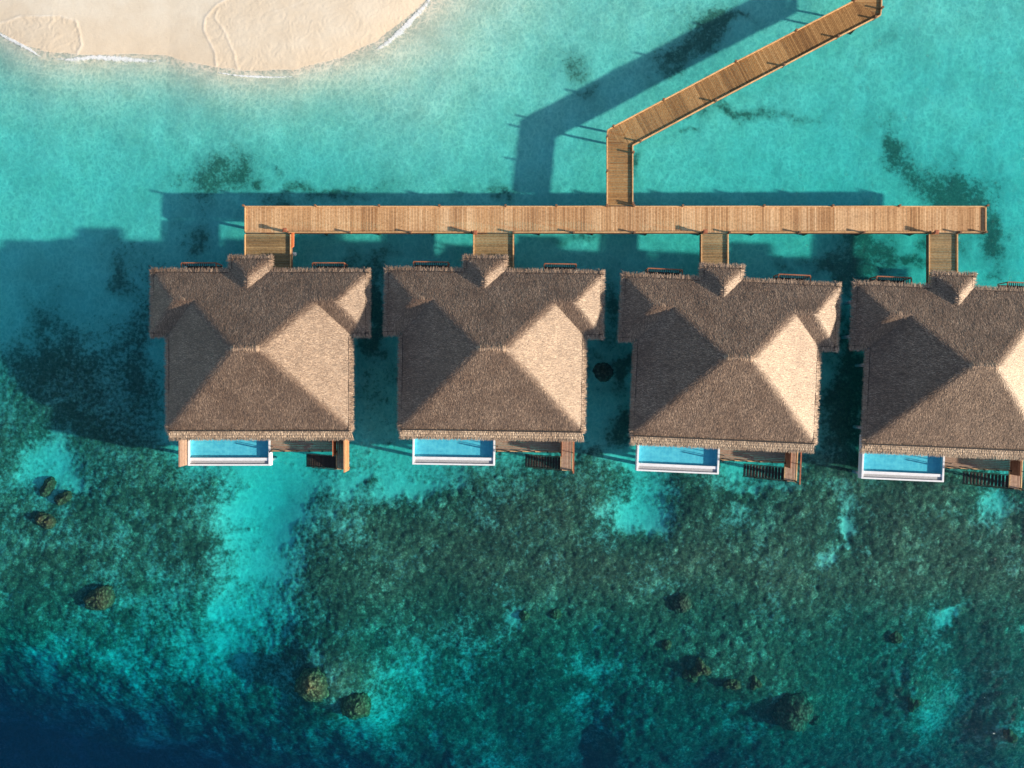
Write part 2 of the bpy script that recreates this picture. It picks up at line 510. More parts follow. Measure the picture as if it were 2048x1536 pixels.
def make_seabed():
    ST = 0.105
    xs = axis(54.0, ST, 420.0); ys = axis(41.5, ST, 420.0)
    X, Y = np.meshgrid(xs, ys)
    SC = F / (HC + 1.8)
    px = 1024 + X * SC; py = 768 - Y * SC
    # wobble so that outlines are never smooth ellipses
    wx = (vnoise(X, Y, 5.0, 11, 5, 0.6) - 0.5) * 190; wy = (vnoise(X, Y, 5.0, 12, 5, 0.6) - 0.5) * 190
    qx, qy = px + wx, py + wy

    def blob(cx, cy, rx, ry, rot=0.0, w=1.0):
        c, s = math.cos(math.radians(rot)), math.sin(math.radians(rot))
        dx = px + wx * w - cx; dy = py + wy * w - cy
        u = (dx * c + dy * s) / rx; v = (-dx * s + dy * c) / ry
        return np.exp(-(u * u + v * v) ** 0.95)

    # ---- reef cover
    reef = ss(qy + 120 * (1 - ss(px, 250, 420)), 840, 985)
    reef *= 0.80 + 0.20 * ss(px, 600, 1300)
    reef *= 1.0 - 0.05 * ss(qy, 1180, 1420)
    for (cx, cy, rx, ry, rot, amp) in [
            (575, 940, 95, 90, 0, 1.1), (562, 1040, 68, 110, 12, 1.05), (515, 1150, 60, 110, 18, 1.0), (470, 1260, 62, 90, 20, 0.75),
            (440, 1340, 50, 60, 15, 0.45), (90, 915, 60, 42, 0, 0.9), (800, 950, 120, 28, 0, 0.7), (1290, 1010, 72, 48, 15, 1.0),
            (1240, 945, 60, 40, 0, 0.8), (1690, 1050, 32, 34, 0, 0.9), (1990, 1000, 60, 50, 30, 0.9), (1905, 1243, 30, 22, 0, 0.85),
            (1480, 1030, 60, 35, 30, 0.55), (1500, 955, 120, 22, 0, 0.6), (1010, 1190, 40, 40, 0, 0.5), (770, 1450, 45, 70, 15, 0.25),
            (1200, 1380, 50, 120, 0, 0.22), (50, 1340, 90, 40, 0, 0.25), (330, 1380, 150, 30, 20, 0.15), (1900, 1420, 160, 60, 0, 0.1),
            (870, 1340, 150, 60, 0, 0.12), (1500, 1450, 200, 60, 0, 0.1), (320, 1200, 60, 80, 0, 0.35)]:
        reef -= amp * blob(cx, cy, rx * 0.82, ry * 0.88, rot, 1.0)
    for (cx, cy, rx, ry, rot, amp) in [(130, 800, 230, 110, 0, 0.75), (270, 700, 60, 150, 0, 0.4), (60, 690, 80, 60, 0, 0.35), (1225, 860, 60, 70, 0, 0.5),
                                       (1700, 850, 70, 110, 0, 0.6), (750, 850, 60, 60, 0, 0.3)]:
        reef = np.maximum(reef, amp * blob(cx, cy, rx, ry, rot, 1.0))
    reef0 = np.clip(reef, 0, 1)
    reef = np.maximum(reef, (0.22 + 0.30 * ss(py, 1050, 1330)) * ss(py, 960, 1120))
    reef = np.clip(reef + ((vnoise(X, Y, 7.0, 21, 3, 0.6) - 0.45) * 0.6 + (vnoise(X, Y, 1.4, 22, 4, 0.65) - 0.45) * 0.8) * ss(qy, 850, 990), 0, 1)
    far = ss(np.hypot(X / 1.3, Y), 45, 75)
    # ---- sea grass / rubble patches on the sand
    grass = np.zeros_like(X)
    for (cx, cy, rx, ry, rot, amp) in [
            (1900, 385, 130, 65, 25, 0.8), (1790, 320, 75, 60, 30, 0.72), (1985, 470, 50, 90, 0, 0.7), (430, 345, 115, 62, 5, 0.58),
            (1380, 85, 110, 55, -35, 0.6), (1500, 200, 130, 26, 8, 0.55), (1700, 520, 95, 50, 0, 0.72), (640, 393, 140, 20, 0, 0.6),
            (440, 350, 95, 50, 10, 0.62), (520, 360, 40, 30, 0, 0.6), (400, 460, 70, 70, 0, 0.5), (620, 400, 120, 18, 0, 0.5),
            (1120, 120, 60, 60, -40, 0.45), (1380, 100, 70, 55, -30, 0.65), (1420, 40, 90, 40, -20, 0.7), (1285, 325, 22, 40, 0, 0.6),
            (1170, 195, 55, 35, 0, 0.45), (1480, 200, 110, 22, 10, 0.42), (1610, 210, 70, 16, 0, 0.4), (1420, 255, 18, 14, 0, 0.5),
            (1790, 330, 60, 50, 30, 0.62), (1900, 390, 100, 50, 25, 0.66), (1960, 440, 40, 60, 0, 0.6), (1990, 500, 50, 60, 0, 0.62),
            (1690, 510, 70, 45, 0, 0.66), (1800, 520, 80, 30, 0, 0.6), (1560, 545, 40, 20, 0, 0.45), (1000, 385, 60, 18, 0, 0.5),
            (1150, 480, 60, 20, 0, 0.5), (1210, 745, 42, 40, 0, 0.75), (90, 640, 90, 110, 30, 0.50), (60, 790, 140, 60, 0, 0.55),
            (230, 560, 50, 110, 10, 0.5), (290, 780, 70, 120, 0, 0.55), (150, 860, 190, 45, 0, 0.6), (750, 800, 60, 60, 0, 0.4),
            (760, 660, 45, 150, 0, 0.75), (740, 540, 90, 30, 0, 0.45), (1215, 620, 40, 100, 0, 0.55), (1225, 860, 45, 60, 0, 0.7), (1700, 800, 55, 150, 0, 0.85), (1860, 480, 60, 40, 0, 0.5), (1690, 640, 50, 60, 0, 0.5), (1720, 920, 60, 60, 0, 0.6), (1240, 860, 40, 50, 0, 0.4),
            (400, 560, 260, 90, 0, 0.45), (110, 740, 200, 110, 0, 0.62), (270, 680, 70, 160, 0, 0.5), (1760, 60, 40, 40, 0, 0.3), (1470, 20, 60, 30, 0, 0.5), (560, 500, 300, 60, 0, 0.25)]:
        grass = np.maximum(grass, amp * blob(cx, cy, rx, ry, rot, 0.9))
    grass *= 0.72 + 0.95 * vnoise(X, Y, 1.6, 31, 4, 0.65)
    # ---- depth
    dshore = poly_dist(px + wx * 0.06, py + wy * 0.06, SHORE) / SC
    land = inside(px + wx * 0.06, py + wy * 0.06, SHORE + [(-900, -700)])
    depth = 0.92 + 0.23 * ss(py, 20, 170) + 0.35 * ss(py, 150, 420) + 0.55 * ss(py, 400, 860) + 0.25 * ss(px, 1100, 1700) * (1 - ss(py, 500, 700))
    depth += 0.25 * ss(py, 480, 700) * (1 - ss(px, 250, 500))
    rb = reef0.copy()
    for ax in (0, 1):                     # broad banks: the reef rises gently out of the sand
        for _ in range(2):
            K = 17
            pad = np.pad(rb, [(K, K) if a_ == ax else (0, 0) for a_ in (0, 1)], mode='edge')
            cs = np.cumsum(pad, axis=ax)
            cs = np.insert(cs, 0, 0, axis=ax)
            n_ = rb.shape[ax]
            rb = (np.take(cs, np.arange(2 * K + 1, 2 * K + 1 + n_), axis=ax) - np.take(cs, np.arange(0, n_), axis=ax)) / (2 * K + 1)
    depth += 0.55 * (1 - rb) * ss(py, 850, 1000)
    depth += 3.6 * ss(py + 0.4 * wy, 1110, 1540)
    for (cx, cy, rr_, am) in [(627, 1368, 90, 1.3), (712, 1410, 90, 1.7), (1590, 1425, 110, 1.5), (1400, 1345, 80, 0.8), (1490, 1367, 80, 0.8),
                              (1832, 1413, 70, 1.3), (2030, 1478, 80, 1.6)]:
        depth -= am * np.exp(-((px - cx) ** 2 + (py - cy) ** 2) / rr_ ** 2)
    prof = 1.0 - np.exp(-(dshore / (4.0 + 4.0 * ss(px, 620, 900))) ** 1.4)
    depth = depth * prof
    # drop-off towards the open sea at the bottom left
    edge = [(-1500, 1200), (-100, 1345), (150, 1430), (420, 1495), (640, 1540), (900, 1600), (1120, 1570), (1180, 1500), (1240, 1570), (2300, 1640), (4000, 1700)]
    ed = poly_dist(px + 0.4 * wx, py + 0.4 * wy, edge)
    below = inside(px + 0.4 * wx, py + 0.4 * wy, edge + [(4000, 9000), (-1500, 9000)])
    sd = np.where(below, ed, -ed)
    depth += 24.0 * ss(sd, -190, 400) ** 1.6
    depth += 8 * far * ss(py, 1500, 2200)
    z = -depth
    z_land = 0.55 * (1 - np.exp(-dshore / 3.5))
    z = np.where(land, z_land, z)
    # relief
    z += (vnoise(X, Y, 2.5, 41, 4) - 0.5) * 0.16 * ss(dshore * (~land), 1, 6)
    lift = (0.95 * rb + 0.10 * ss(reef, 0.1, 0.9) + (vnoise(X, Y, 0.45, 44, 3, 0.6) - 0.5) * 0.16 * reef) * ss(-sd, -160, 160)
    z += lift
    # swash: each wave ran up the sand and left a lobe of wet sand with a thin raised rim
    lobeA = [(-200, 60), (0, 62), (60, 45), (140, 46), (172, 60), (182, 105), (150, 160), (-200, 160)]
    lobeB = [(440, 190), (442, 120), (424, 75), (428, 50), (452, 22), (500, -10), (620, -60), (900, -60), (1000, 100), (700, 220)]
    lx, ly = px + wx * 0.10, py + wy * 0.10
    wet = np.zeros_like(X); line = np.zeros_like(X)
    for lb, soft in ((lobeA, 30), (lobeB, 40)):
        ins = inside(lx, ly, lb); d = poly_dist(lx, ly, lb + [lb[0]])
        wet = np.maximum(wet, ins * (0.55 + 0.45 * np.exp(-d / soft)))
        line = np.maximum(line, np.exp(-(d / 1.7) ** 2) * 0.75)
        z += np.where(land, np.exp(-(d / 2.2) ** 2) * 0.035, 0)
    inner = [(455, 30), (447, 50), (462, 75), (480, 120), (487, 160)]
    d = poly_dist(lx, ly, inner); line = np.maximum(line, np.exp(-(d / 1.5) ** 2) * 0.5); z += np.where(land, np.exp(-(d / 2) ** 2) * 0.03, 0)
    inner2 = [(625, 0), (615, 18), (597, 28), (560, 36)]
    d = poly_dist(lx, ly, inner2); line = np.maximum(line, np.exp(-(d / 1.2) ** 2) * 0.4)
    line = line * land
    # rills in the wet sand, running down to the sea
    bend = 1.2 * vnoise(X, Y, 3.0, 52, 2)
    rill = vnoise(X * 2.0 + Y * bend, Y * 0.7 - X * 0.35, 0.36, 51, 4, 0.65) - 0.5
    z += np.where(land, rill * 0.08 * (0.22 + 0.75 * wet), 0)
    wet = np.maximum(wet * 0.75, np.maximum(0.95 * np.exp(-dshore / 1.3), 0.75 * np.exp(-(dshore / 3.2) ** 2)) * land)
    wet = np.where(land, wet, 0.35 * np.exp(-dshore / 4.0))
    # coral lumps
    tone = 0.30 + 0.35 * vnoise(X, Y, 1.1, 61, 4, 0.6)
    bump = np.zeros_like(X)
    nx0 = np.searchsorted(xs, -53.5); ny0 = np.searchsorted(ys, -41)
    N = 95000
    bx = rng.uniform(-53, 53, N); by = rng.uniform(-41, 1.0, N)
    rad = 0.11 + 0.42 * rng.random(N) ** 8
    big_t = rng.random(N)
    for i in range(N):
        ix = int(round((bx[i] - xs[nx0]) / ST)) + nx0; iy = int(round((by[i] - ys[ny0]) / ST)) + ny0
        if not (0 <= ix < len(xs) and 0 <= iy < len(ys)):
            continue
        rf = reef[iy, ix]
        if rng.random() > rf * 0.8 + 0.004:
            continue
        r = rad[i] * (0.6 + 0.5 * rf); k = int(r / ST) + 1
        a0, a1, b0, b1 = max(iy - k, 0), iy + k + 1, max(ix - k, 0), ix + k + 1
        d2 = ((X[a0:a1, b0:b1] - bx[i]) ** 2 + (Y[a0:a1, b0:b1] - by[i]) ** 2) / (r * r)
        h = np.clip(1 - d2, 0, 1) ** 0.8 * (0.015 + r * 0.17)
        sub = bump[a0:a1, b0:b1]
        w = h > sub
        sub[w] = h[w]
        tt = tone[a0:a1, b0:b1]; tt[w] = big_t[i] * 0.6 + 0.4 * tt[w] + 0.06
    z += bump * 0.95
    ny, nx = X.shape
    V = np.stack([X.ravel(), Y.ravel(), z.ravel()], 1)
    I = np.arange(ny * nx).reshape(ny, nx)
    Fc = np.stack([I[:-1, :-1].ravel(), I[:-1, 1:].ravel(), I[1:, 1:].ravel(), I[1:, :-1].ravel()], 1)
    o = mesh_np('seabed', V, Fc, M['seabed'], smooth=True, tone=tone.ravel(), tone_dom='POINT')
    for nm, ar in (('reef', np.maximum(reef, 0.62 * ss(bump, 0.0, 0.1))), ('wet', wet), ('dry', ss(z, -0.05, 0.05)), ('grass', grass), ('line', line)):
        at = o.data.attributes.new(nm, 'FLOAT', 'POINT'); at.data.foreach_set('value', ar.ravel().astype(np.float32))
    tag(o, kind='structure')
    return xs, ys, z


XS, YS, ZZ = make_seabed()


def floor_z(x, y):
    i = min(max(np.searchsorted(XS, x), 0), len(XS) - 1); j = min(max(np.searchsorted(YS, y), 0), len(YS) - 1)
    return float(ZZ[j, i])


w = MB(); w.box(-415, 415, -415, 415, -60, 0.0)
tag(w.build('sea_water', M['water']), kind='structure')


def foam(pts, width, seed):
    """thin broken foam on the edge of the swash"""
    V = []; Fc = []; T = []
    r = random.Random(seed)
    n = len(pts)
    dense = []
    for (x0, y0), (x1, y1) in zip(pts[:-1], pts[1:]):
        m = max(2, int(math.hypot(x1 - x0, y1 - y0) / 3))
        dense += [(x0 + (x1 - x0) * k / m, y0 + (y1 - y0) * k / m) for k in range(m)]
    dense.append(pts[-1])
    for i, (x, y) in enumerate(dense):
        j = min(i + 1, len(dense) - 1); k = max(i - 1, 0)
        tx, ty = dense[j][0] - dense[k][0], dense[j][1] - dense[k][1]
        L = math.hypot(tx, ty) or 1; nx_, ny_ = -ty / L, tx / L
        env = math.sin(math.pi * min(max(i / (len(dense) - 1), 0.0), 1.0)) ** 0.4
        ww = width * (0.6 + 0.5 * r.random()) * env
        for q in range(5):
            s = (q / 4.0 - 0.35) * ww
            t = (0.0, 0.75, 1.0, 0.65, 0.0)[q] * env
            X, Y, Z = P(x + nx_ * s, y + ny_ * s, 0)
            V.append((X, Y, max(floor_z(X, Y) + 0.05, 0.02) + 0.015 * r.random())); T.append(t)
    for i in range(len(dense) - 1):
        for q in range(4):
            b = i * 5 + q
            Fc.append([b, b + 5, b + 6, b + 1])
    o = mesh_np('shore_foam', V, Fc, M['foam'], smooth=True, tone=T, tone_dom='POINT')
    return o


tag(foam([(105, 117), (150, 118), (185, 113), (240, 116), (290, 120), (325, 122)], 17, 1), 'white foam line of a small wave breaking on the left part of the beach', 'foam', kind='stuff')
tag(foam([(745, 105), (772, 86), (800, 62), (825, 36), (850, 10), (868, -15)], 19, 2), 'white foam strip along the right edge of the beach', 'foam', kind='stuff')
tag(foam([(-10, 62), (30, 82), (62, 99), (86, 116)], 12, 3), 'thin foam line at the far left end of the beach', 'foam', kind='stuff')
tag(foam([(430, 144), (480, 151), (540, 154), (590, 153)], 7, 4), 'faint foam at the lowest tip of the beach', 'foam', kind='stuff')


# ------------------------------------------------------------------ coral heads
def coral(px, py, rpx, mat, label, lobes=1, sq=1.0, hgt=0.75):
    x, y, _ = P(px, py, -1.8)
    z0 = floor_z(x, y) - 0.15
    r = rpx / 21.0
    nu, nv = 40, 16
    sd = int(px * 7 + py)
    rr = random.Random(sd)
    V = []; Fc = []
    for i in range(nv + 1):
        th = (i / nv) * math.pi * 0.55
        for j in range(nu):
            ph = 2 * math.pi * j / nu
            V.append((math.sin(th) * math.cos(ph), math.sin(th) * math.sin(ph), math.cos(th)))
    V = np.array(V)
    n = vnoise(V[:, 0] * 2 + 5 + V[:, 2], V[:, 1] * 2 + 5 - V[:, 2], 0.8, sd % 997, 4, 0.65)
    n2 = vnoise(V[:, 0] * 6 + 5, V[:, 1] * 6 + 5 + V[:, 2] * 3, 0.7, sd % 991 + 3, 2, 0.6)
    k = 0.62 + 0.55 * n + 0.28 * n2
    if lobes > 1:
        ph = np.arctan2(V[:, 1], V[:, 0]); k *= 0.82 + 0.22 * np.cos(lobes * ph + rr.random() * 6)
    hh = min(max(r * hgt, -0.9 - z0), 0.72 * r)
    V = V * k[:, None] * np.array([r * sq, r / sq, hh])
    a_ = rr.random() * 1.0
    V = np.stack([V[:, 0] * math.cos(a_) - V[:, 1] * math.sin(a_), V[:, 0] * math.sin(a_) + V[:, 1] * math.cos(a_), V[:, 2]], 1)
    for i in range(nv):
        for j in range(nu):
            j2 = (j + 1) % nu
            Fc.append([i * nu + j, (i + 1) * nu + j, (i + 1) * nu + j2, i * nu + j2])
    o = mesh_np('coral_head', V, Fc, M[mat], smooth=True, loc=(x, y, z0 + 0.12))
    tag(o, label, 'coral', 'coral heads standing on the reef')


for c in [
    (200, 1197, 26, 'coral_rust', 'reddish brown coral head with a pale rim, alone on the left of the reef', 1, 1.15),
    (627, 1368, 32, 'coral_tan', 'large round tan coral head at the edge of the deep water', 1, 1.0),
    (712, 1410, 28, 'coral_tan', 'round tan coral head just right of the large one by the deep water', 1, 1.05),
    (1590, 1425, 38, 'coral_grey', 'largest coral head, dark and grey brown, near the bottom right', 1, 1.0),
    (1638, 1448, 12, 'coral_grey', 'small coral lump touching the right side of the largest dark coral head', 1, 1.0),
    (1402, 1337, 20, 'coral_rust', 'rust coloured branching coral, upper half of the longest coral clump', 3, 1.0),
    (1382, 1355, 16, 'coral_rust', 'rust coloured coral lump at the lower left of the branching clump', 2, 1.0),
    (1464, 1368, 16, 'coral_rust', 'small rusty coral in the middle of a row of three', 2, 1.2),
    (1511, 1366, 14, 'coral_rust', 'small rusty coral at the right end of a row of three', 3, 0.85),
    (1832, 1413, 16, 'coral_rust', 'orange brown coral alone between the largest coral head and the right edge', 3, 0.9),
    (1362, 1204, 20, 'coral_grey', 'dark round coral head in the middle of the right reef', 1, 1.0),
    (1334, 1290, 10, 'coral_rust', 'tiny rusty coral lump above the branching coral clump', 1, 1.0),
    (1794, 1276, 13, 'coral_rust', 'small round brown coral just below the small round sand hole on the right', 1, 0.9),
    (1112, 1228, 11, 'coral_tan', 'small tan coral lump, upper right of a pair', 1, 1.0),
    (1049, 1230, 10, 'coral_tan', 'small tan coral lump, upper left of a pair', 1, 1.0),
    (95, 975, 19, 'coral_rust', 'rusty coral head just below the sand hole at the left edge', 2, 1.0),
    (128, 996, 17, 'coral_rust', 'rusty coral head right of the others below the left sand hole', 2, 1.0),
    (94, 1040, 21, 'coral_rust', 'lowest of the three rusty coral heads near the left edge', 2, 1.1),
    (1207, 745, 18, 'coral_grey', 'dark coral head in the water between the second and third villas', 1, 1.0),
    (2030, 1478, 15, 'coral_rust', 'rusty coral at the lower right edge of the picture', 2, 1.0),
]:
    coral(*c)

# ------------------------------------------------------------------ boardwalks
ZD = 2.0     # deck height


def clip_poly(poly, a, b):
    """keep the part of poly left of the line a->b"""
    out = []
    n = len(poly)
    f = lambda p: (b[0] - a[0]) * (p[1] - a[1]) - (b[1] - a[1]) * (p[0] - a[0])
    for i in range(n):
        p, q = poly[i], poly[(i + 1) % n]
        fp, fq = f(p), f(q)
        if fp >= 0:
            out.append(p)
        if (fp > 0 > fq) or (fp < 0 < fq):
            t = fp / (fp - fq)
            out.append((p[0] + t * (q[0] - p[0]), p[1] + t * (q[1] - p[1])))
    return out


def planks(mb, region, ang, wdt, gap=0.018, z1=ZD, th=0.045, run=6):
    """fill a convex region (ccw world xy) with planks running along direction ang"""
    c, s = math.cos(ang), math.sin(ang)
    ar = sum(region[i][0] * region[(i + 1) % len(region)][1] - region[(i + 1) % len(region)][0] * region[i][1] for i in range(len(region)))
    if ar < 0:
        region = region[::-1]
    v = [-p[0] * s + p[1] * c for p in region]; u = [p[0] * c + p[1] * s for p in region]
    v0, v1, u0, u1 = min(v), max(v), min(u) - 0.1, max(u) + 0.1
    n = max(1, round((v1 - v0) / wdt)); st = (v1 - v0) / n
    batch = 0.5
    for i in range(n):
        if random.random() < 1.0 / run:
            batch = random.random()
        a0, a1 = v0 + i * st + gap / 2, v0 + (i + 1) * st - gap / 2
        q = [(u0 * c - a0 * s, u0 * s + a0 * c), (u1 * c - a0 * s, u1 * s + a0 * c), (u1 * c - a1 * s, u1 * s + a1 * c), (u0 * c - a1 * s, u0 * s + a1 * c)]
        for k in range(len(region)):
            q = clip_poly(q, region[k], region[(k + 1) % len(region)])
            if len(q) < 3:
                break
        if len(q) >= 3:
            mb.prism(q, z1 - th, z1 + random.uniform(-0.004, 0.006), min(1, max(0, 0.5 * batch + 0.5 * random.random())))


def XY(px, py, z=ZD):
    p = P(px, py, z)
    return (p[0], p[1])


def kerb(parent, pts, breaks=True, h=0.14, w_=0.11, lift=0.025, mat='rail_wood'):
    mb = MB()
    for a_, b_ in zip(pts[:-1], pts[1:]):
        mb.bar((*a_, ZD + lift + h / 2), (*b_, ZD + lift + h / 2), w_, h, 0.5 + 0.3 * random.random())
    return bevel(mb.build('kerb_rail', M[mat], parent), 0.012)


def fascia(parent, loops):
    for a_, b_ in loops:
        mb = MB(); mb.bar((*a_, ZD - 0.23), (*b_, ZD - 0.23), 0.06, 0.34, 0.3)
        mb.build('side_beam', M['post_wood'], parent)


def posts(parent, pts, h=0.55, r=0.075):
    proto = None
    for (x, y) in pts:
        if proto is None:
            mb = MB(); mb.box(-r, r, -r, r, -0.4, h, 0.5)
            mb.box(-r - 0.015, r + 0.015, -r - 0.015, r + 0.015, h, h + 0.035, 0.7)
            proto = mb.build('post', M['post_wood'], parent); o = bevel(proto, 0.01)
        else:
            o = proto.copy(); COL.objects.link(o)
        o.location = (x, y, ZD)


def piles(parent, pts, r=0.14):
    proto = None
    for (x, y) in pts:
        if proto is None:
            mb = MB(); mb.cyl(0, 0, r, -8.0, 0, 12, r * 0.95)
            proto = mb.build('pile', M['pile_wood'], parent, True); o = proto
        else:
            o = proto.copy(); COL.objects.link(o)
        o.location = (x, y, ZD - 0.12)


# main straight boardwalk
bw = empty('boardwalk', (0, 0, 0))
tag(bw, 'long straight boardwalk of pale orange planks running along all four villas', 'boardwalk')
x0, y1 = XY(490, 413); x1, y0 = XY(1971, 465)
mb = MB(); planks(mb, [(x0, y0), (x1, y0), (x1, y1), (x0, y1)], math.pi / 2, 0.150)
mb.build('deck_planks', M['deck_pale_lit'], bw)
north = [489, 632, 759, 879, 1011, 1112, 1213, 1267, 1364, 1526, 1663, 1796, 1971]
south = [578, 701, 822, 944, 1027, 1147, 1268, 1403, 1458, 1597, 1725, 1856, 1917, 1968]


def rail_runs(parent, xs_, y, skip):
    k = 0
    for a_, b_ in zip(xs_[:-1], xs_[1:]):
        if (a_, b_) in skip:
            continue
        xa, xb = XY(a_, 0)[0], XY(b_, 0)[0]
        kerb(parent, [(xa + 0.06, y), (xb - 0.06, y + (0.02 if k % 2 else 0.0))]); k += 1


rail_runs(bw, north, y1 - 0.02, {(1213, 1267)})
rail_runs(bw, south, y0 + 0.02, {(944, 1027), (1403, 1458), (1856, 1917)})
kerb(bw, [(x0 + 0.03, y0 + 0.1), (x0 + 0.03, y1 - 0.1)]); kerb(bw, [(x1 - 0.03, y0 + 0.1), (x1 - 0.03, y1 - 0.1)])
fascia(bw, [((x0, y0 - 0.04), (x1, y0 - 0.04)), ((x0, y1 + 0.04), (x1, y1 + 0.04)), ((x0 - 0.04, y0), (x0 - 0.04, y1)), ((x1 + 0.04, y0), (x1 + 0.04, y1))])
posts(bw, [(XY(p, 0)[0], y1 + 0.02) for p in north] + [(XY(p, 0)[0], y0 - 0.02) for p in south])
piles(bw, [(XY(p, 0)[0], yy) for p in range(530, 1960, 110) for yy in (y0 + 0.35, y1 - 0.35)])

# bent boardwalk that leads to it
dw = empty('boardwalk', (0, 0, 0))
tag(dw, 'bent boardwalk of brown planks rising diagonally to the top of the picture', 'boardwalk')
A = [XY(1213, 411), XY(1213, 274), XY(1266, 290), XY(1266, 411)]
B = [XY(1213, 274), XY(1214, 260), XY(1707, 1.5), XY(1760, 32), XY(1266, 290)]
Cc = [XY(1707, 1.5), XY(1710, -190), XY(1767, -190), XY(1760, 32)]
mb = MB(); planks(mb, A, 0.0, 0.145)
b0, b1 = XY(1214, 260), XY(1707, 1.5)
dang = math.atan2(b1[1] - b0[1], b1[0] - b0[0])
planks(mb, B, dang + math.pi / 2, 0.145); planks(mb, Cc, 0.0, 0.145)
mb.build('deck_planks', M['deck_brown_shaded'], dw)
left = [XY(1214, 408), XY(1214, 343), XY(1214, 274), XY(1215, 261), XY(1226, 254), XY(1326, 201), XY(1470, 125), XY(1590, 63), XY(1706, 3), XY(1711, -190)]
right = [XY(1265, 408), XY(1265, 291), XY(1280, 283), XY(1430, 203), XY(1566, 132), XY(1674, 75), XY(1748, 37), XY(1760, 31), XY(1762, 18), XY(1766, -190)]
for ln in (left, right):
    for a_, b_ in zip(ln[:-1], ln[1:]):
        kerb(dw, [a_, b_])
fascia(dw, list(zip(left[:-1], left[1:])) + list(zip(right[:-1], right[1:])))
posts(dw, [left[i] for i in (1, 2, 4, 5, 6, 7, 8)] + [right[0], XY(1266, 306)] + [right[i] for i in (2, 3, 4, 5, 6, 8)])
pl = []
for t_ in (0.06, 0.98):
    for s_ in (0.5, 1.9):
        bx_, by_ = b0[0] + (b1[0] - b0[0]) * t_, b0[1] + (b1[1] - b0[1]) * t_
        pl.append((bx_ + s_ * math.sin(dang) + 0.3, by_ - s_ * math.cos(dang)))
piles(dw, pl, 0.11)

# short walkways to the villas
ACC = [(490, 582, 533, 'deck_gold_shaded', 'wide short walkway of grey gold planks leading to the leftmost villa'),
       (947, 1027, 540, 'deck_gold_shaded', 'short golden walkway from the boardwalk to the second villa from the left'),
       (1402, 1456, 556, 'deck_gold_shaded', 'narrow golden walkway from the boardwalk to the third villa from the left'),
       (1857, 1914, 572, 'deck_gold_shaded', 'narrow golden walkway leading to the rightmost villa, at the end of the boardwalk')]
for (a_, b_, yb, mt, lab) in ACC:
    aw = empty('access_walkway', (0, 0, 0)); tag(aw, lab, 'walkway', 'short walkways between the boardwalk and the villas')
    xa, ya = XY(a_, yb + 14); xb, yt = XY(b_, 466.5)
    mb = MB(); planks(mb, [(xa, ya), (xb, ya), (xb, yt - 0.06), (xa, yt - 0.06)], 0.0, 0.145, z1=ZD - 0.02, run=3)
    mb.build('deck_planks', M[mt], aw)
    kerb(aw, [(xa + 0.02, ya), (xa + 0.02, yt - 0.1)]); kerb(aw, [(xb - 0.02, ya), (xb - 0.02, yt - 0.1)])
    fascia(aw, [((xa - 0.04, ya), (xa - 0.04, yt - 0.1)), ((xb + 0.04, ya), (xb + 0.04, yt - 0.1))])
    piles(aw, [(xa + 0.3, ya + 0.1), (xb - 0.3, ya + 0.1)], 0.085)

# lantern posts where the walkways start
LP = [(574, 464, 'dark red lantern post at the walkway of the leftmost villa'), (951, 469, 'dark red lantern post at the walkway of the second villa from the left'),
      (1407, 467, 'dark red lantern post at the walkway of the third villa from the left'), (1865, 468, 'dark red lantern post at the walkway of the rightmost villa')]
t0 = None
for (qx_, qy_, lab) in LP:
    p = XY(qx_, qy_ - 1)
    if t0 is None:
        t0 = empty('lantern_post', (0, 0, 0))
        mb = MB(); mb.box(-0.09, 0.09, -0.09, 0.09, 0, 0.72, 0.3); bevel(mb.build('post', M['red_wood'], t0), 0.01)
        mb = MB(); mb.box(-0.15, 0.15, -0.15, 0.15, 0.724, 0.94, 0.2); bevel(mb.build('lamp_box', M['dark_wood'], t0), 0.02)
        mb = MB(); mb.box(-0.19, 0.19, -0.19, 0.19, 0.944, 0.985, 0.5); mb.box(-0.12, 0.12, -0.12, 0.12, 0.985, 1.01, 0.4)
        bevel(mb.build('cap', M['red_wood'], t0), 0.01)
        o = t0
    else:
        o = copy_tree(t0)
    o.location = (p[0], p[1], ZD + 0.008)
    tag(o, lab, 'lantern', 'lantern posts at the villa walkways')

# orange strip added as a sunlit railing face; white float by the walkway
xb, yb = XY(584, 480)
mb = MB(); mb.prism([(-0.12, -0.75), (0.12, -0.62), (0.14, 0.62), (0.0, 0.78), (-0.12, 0.7)], 0, 0.12, 0.5)
o = bevel(mb.build('sunlit_rail_side', M['orange_lit_tone']), 0.03); o.location = (xb + 0.08, yb, ZD + 0.02)
tag(o, 'narrow orange red strip drawn as the sunlit right railing side of the leftmost walkway', 'board')
bm_v = []; bm_f = []
for i in range(9):
    for j in range(14):
        th, ph = math.pi * i / 8, 2 * math.pi * j / 14
        bm_v.append((0.2 * math.sin(th) * math.cos(ph) * 1.25, 0.2 * math.sin(th) * math.sin(ph), 0.2 * math.cos(th)))
for i in range(8):
    for j in range(14):
        bm_f.append([i * 14 + j, (i + 1) * 14 + j, (i + 1) * 14 + (j + 1) % 14, i * 14 + (j + 1) % 14])
x_, y_, _ = P(588, 508, 0.1)
tag(mesh_np('float', bm_v, bm_f, M['white_plastic'], smooth=True, loc=(x_, y_, 0.05)), 'small white float in the water right of the leftmost walkway', 'float')

# ------------------------------------------------------------------ villas
ZE = 5.0            # eave height
ZV = 2.2            # villa deck height
TP = 0.735          # roof slope
HX, HY = 8.25, 7.2
WL, WR, WC, WH = -9.6, 9.75, 4.2, 3.0
EX, EW, EN = -0.78, 1.93, 8.38
INS = 0.30


def smin(a_, b_, k):
    h = np.maximum(k - np.abs(a_ - b_), 0) / k
    return np.minimum(a_, b_) - h * h * k * 0.25


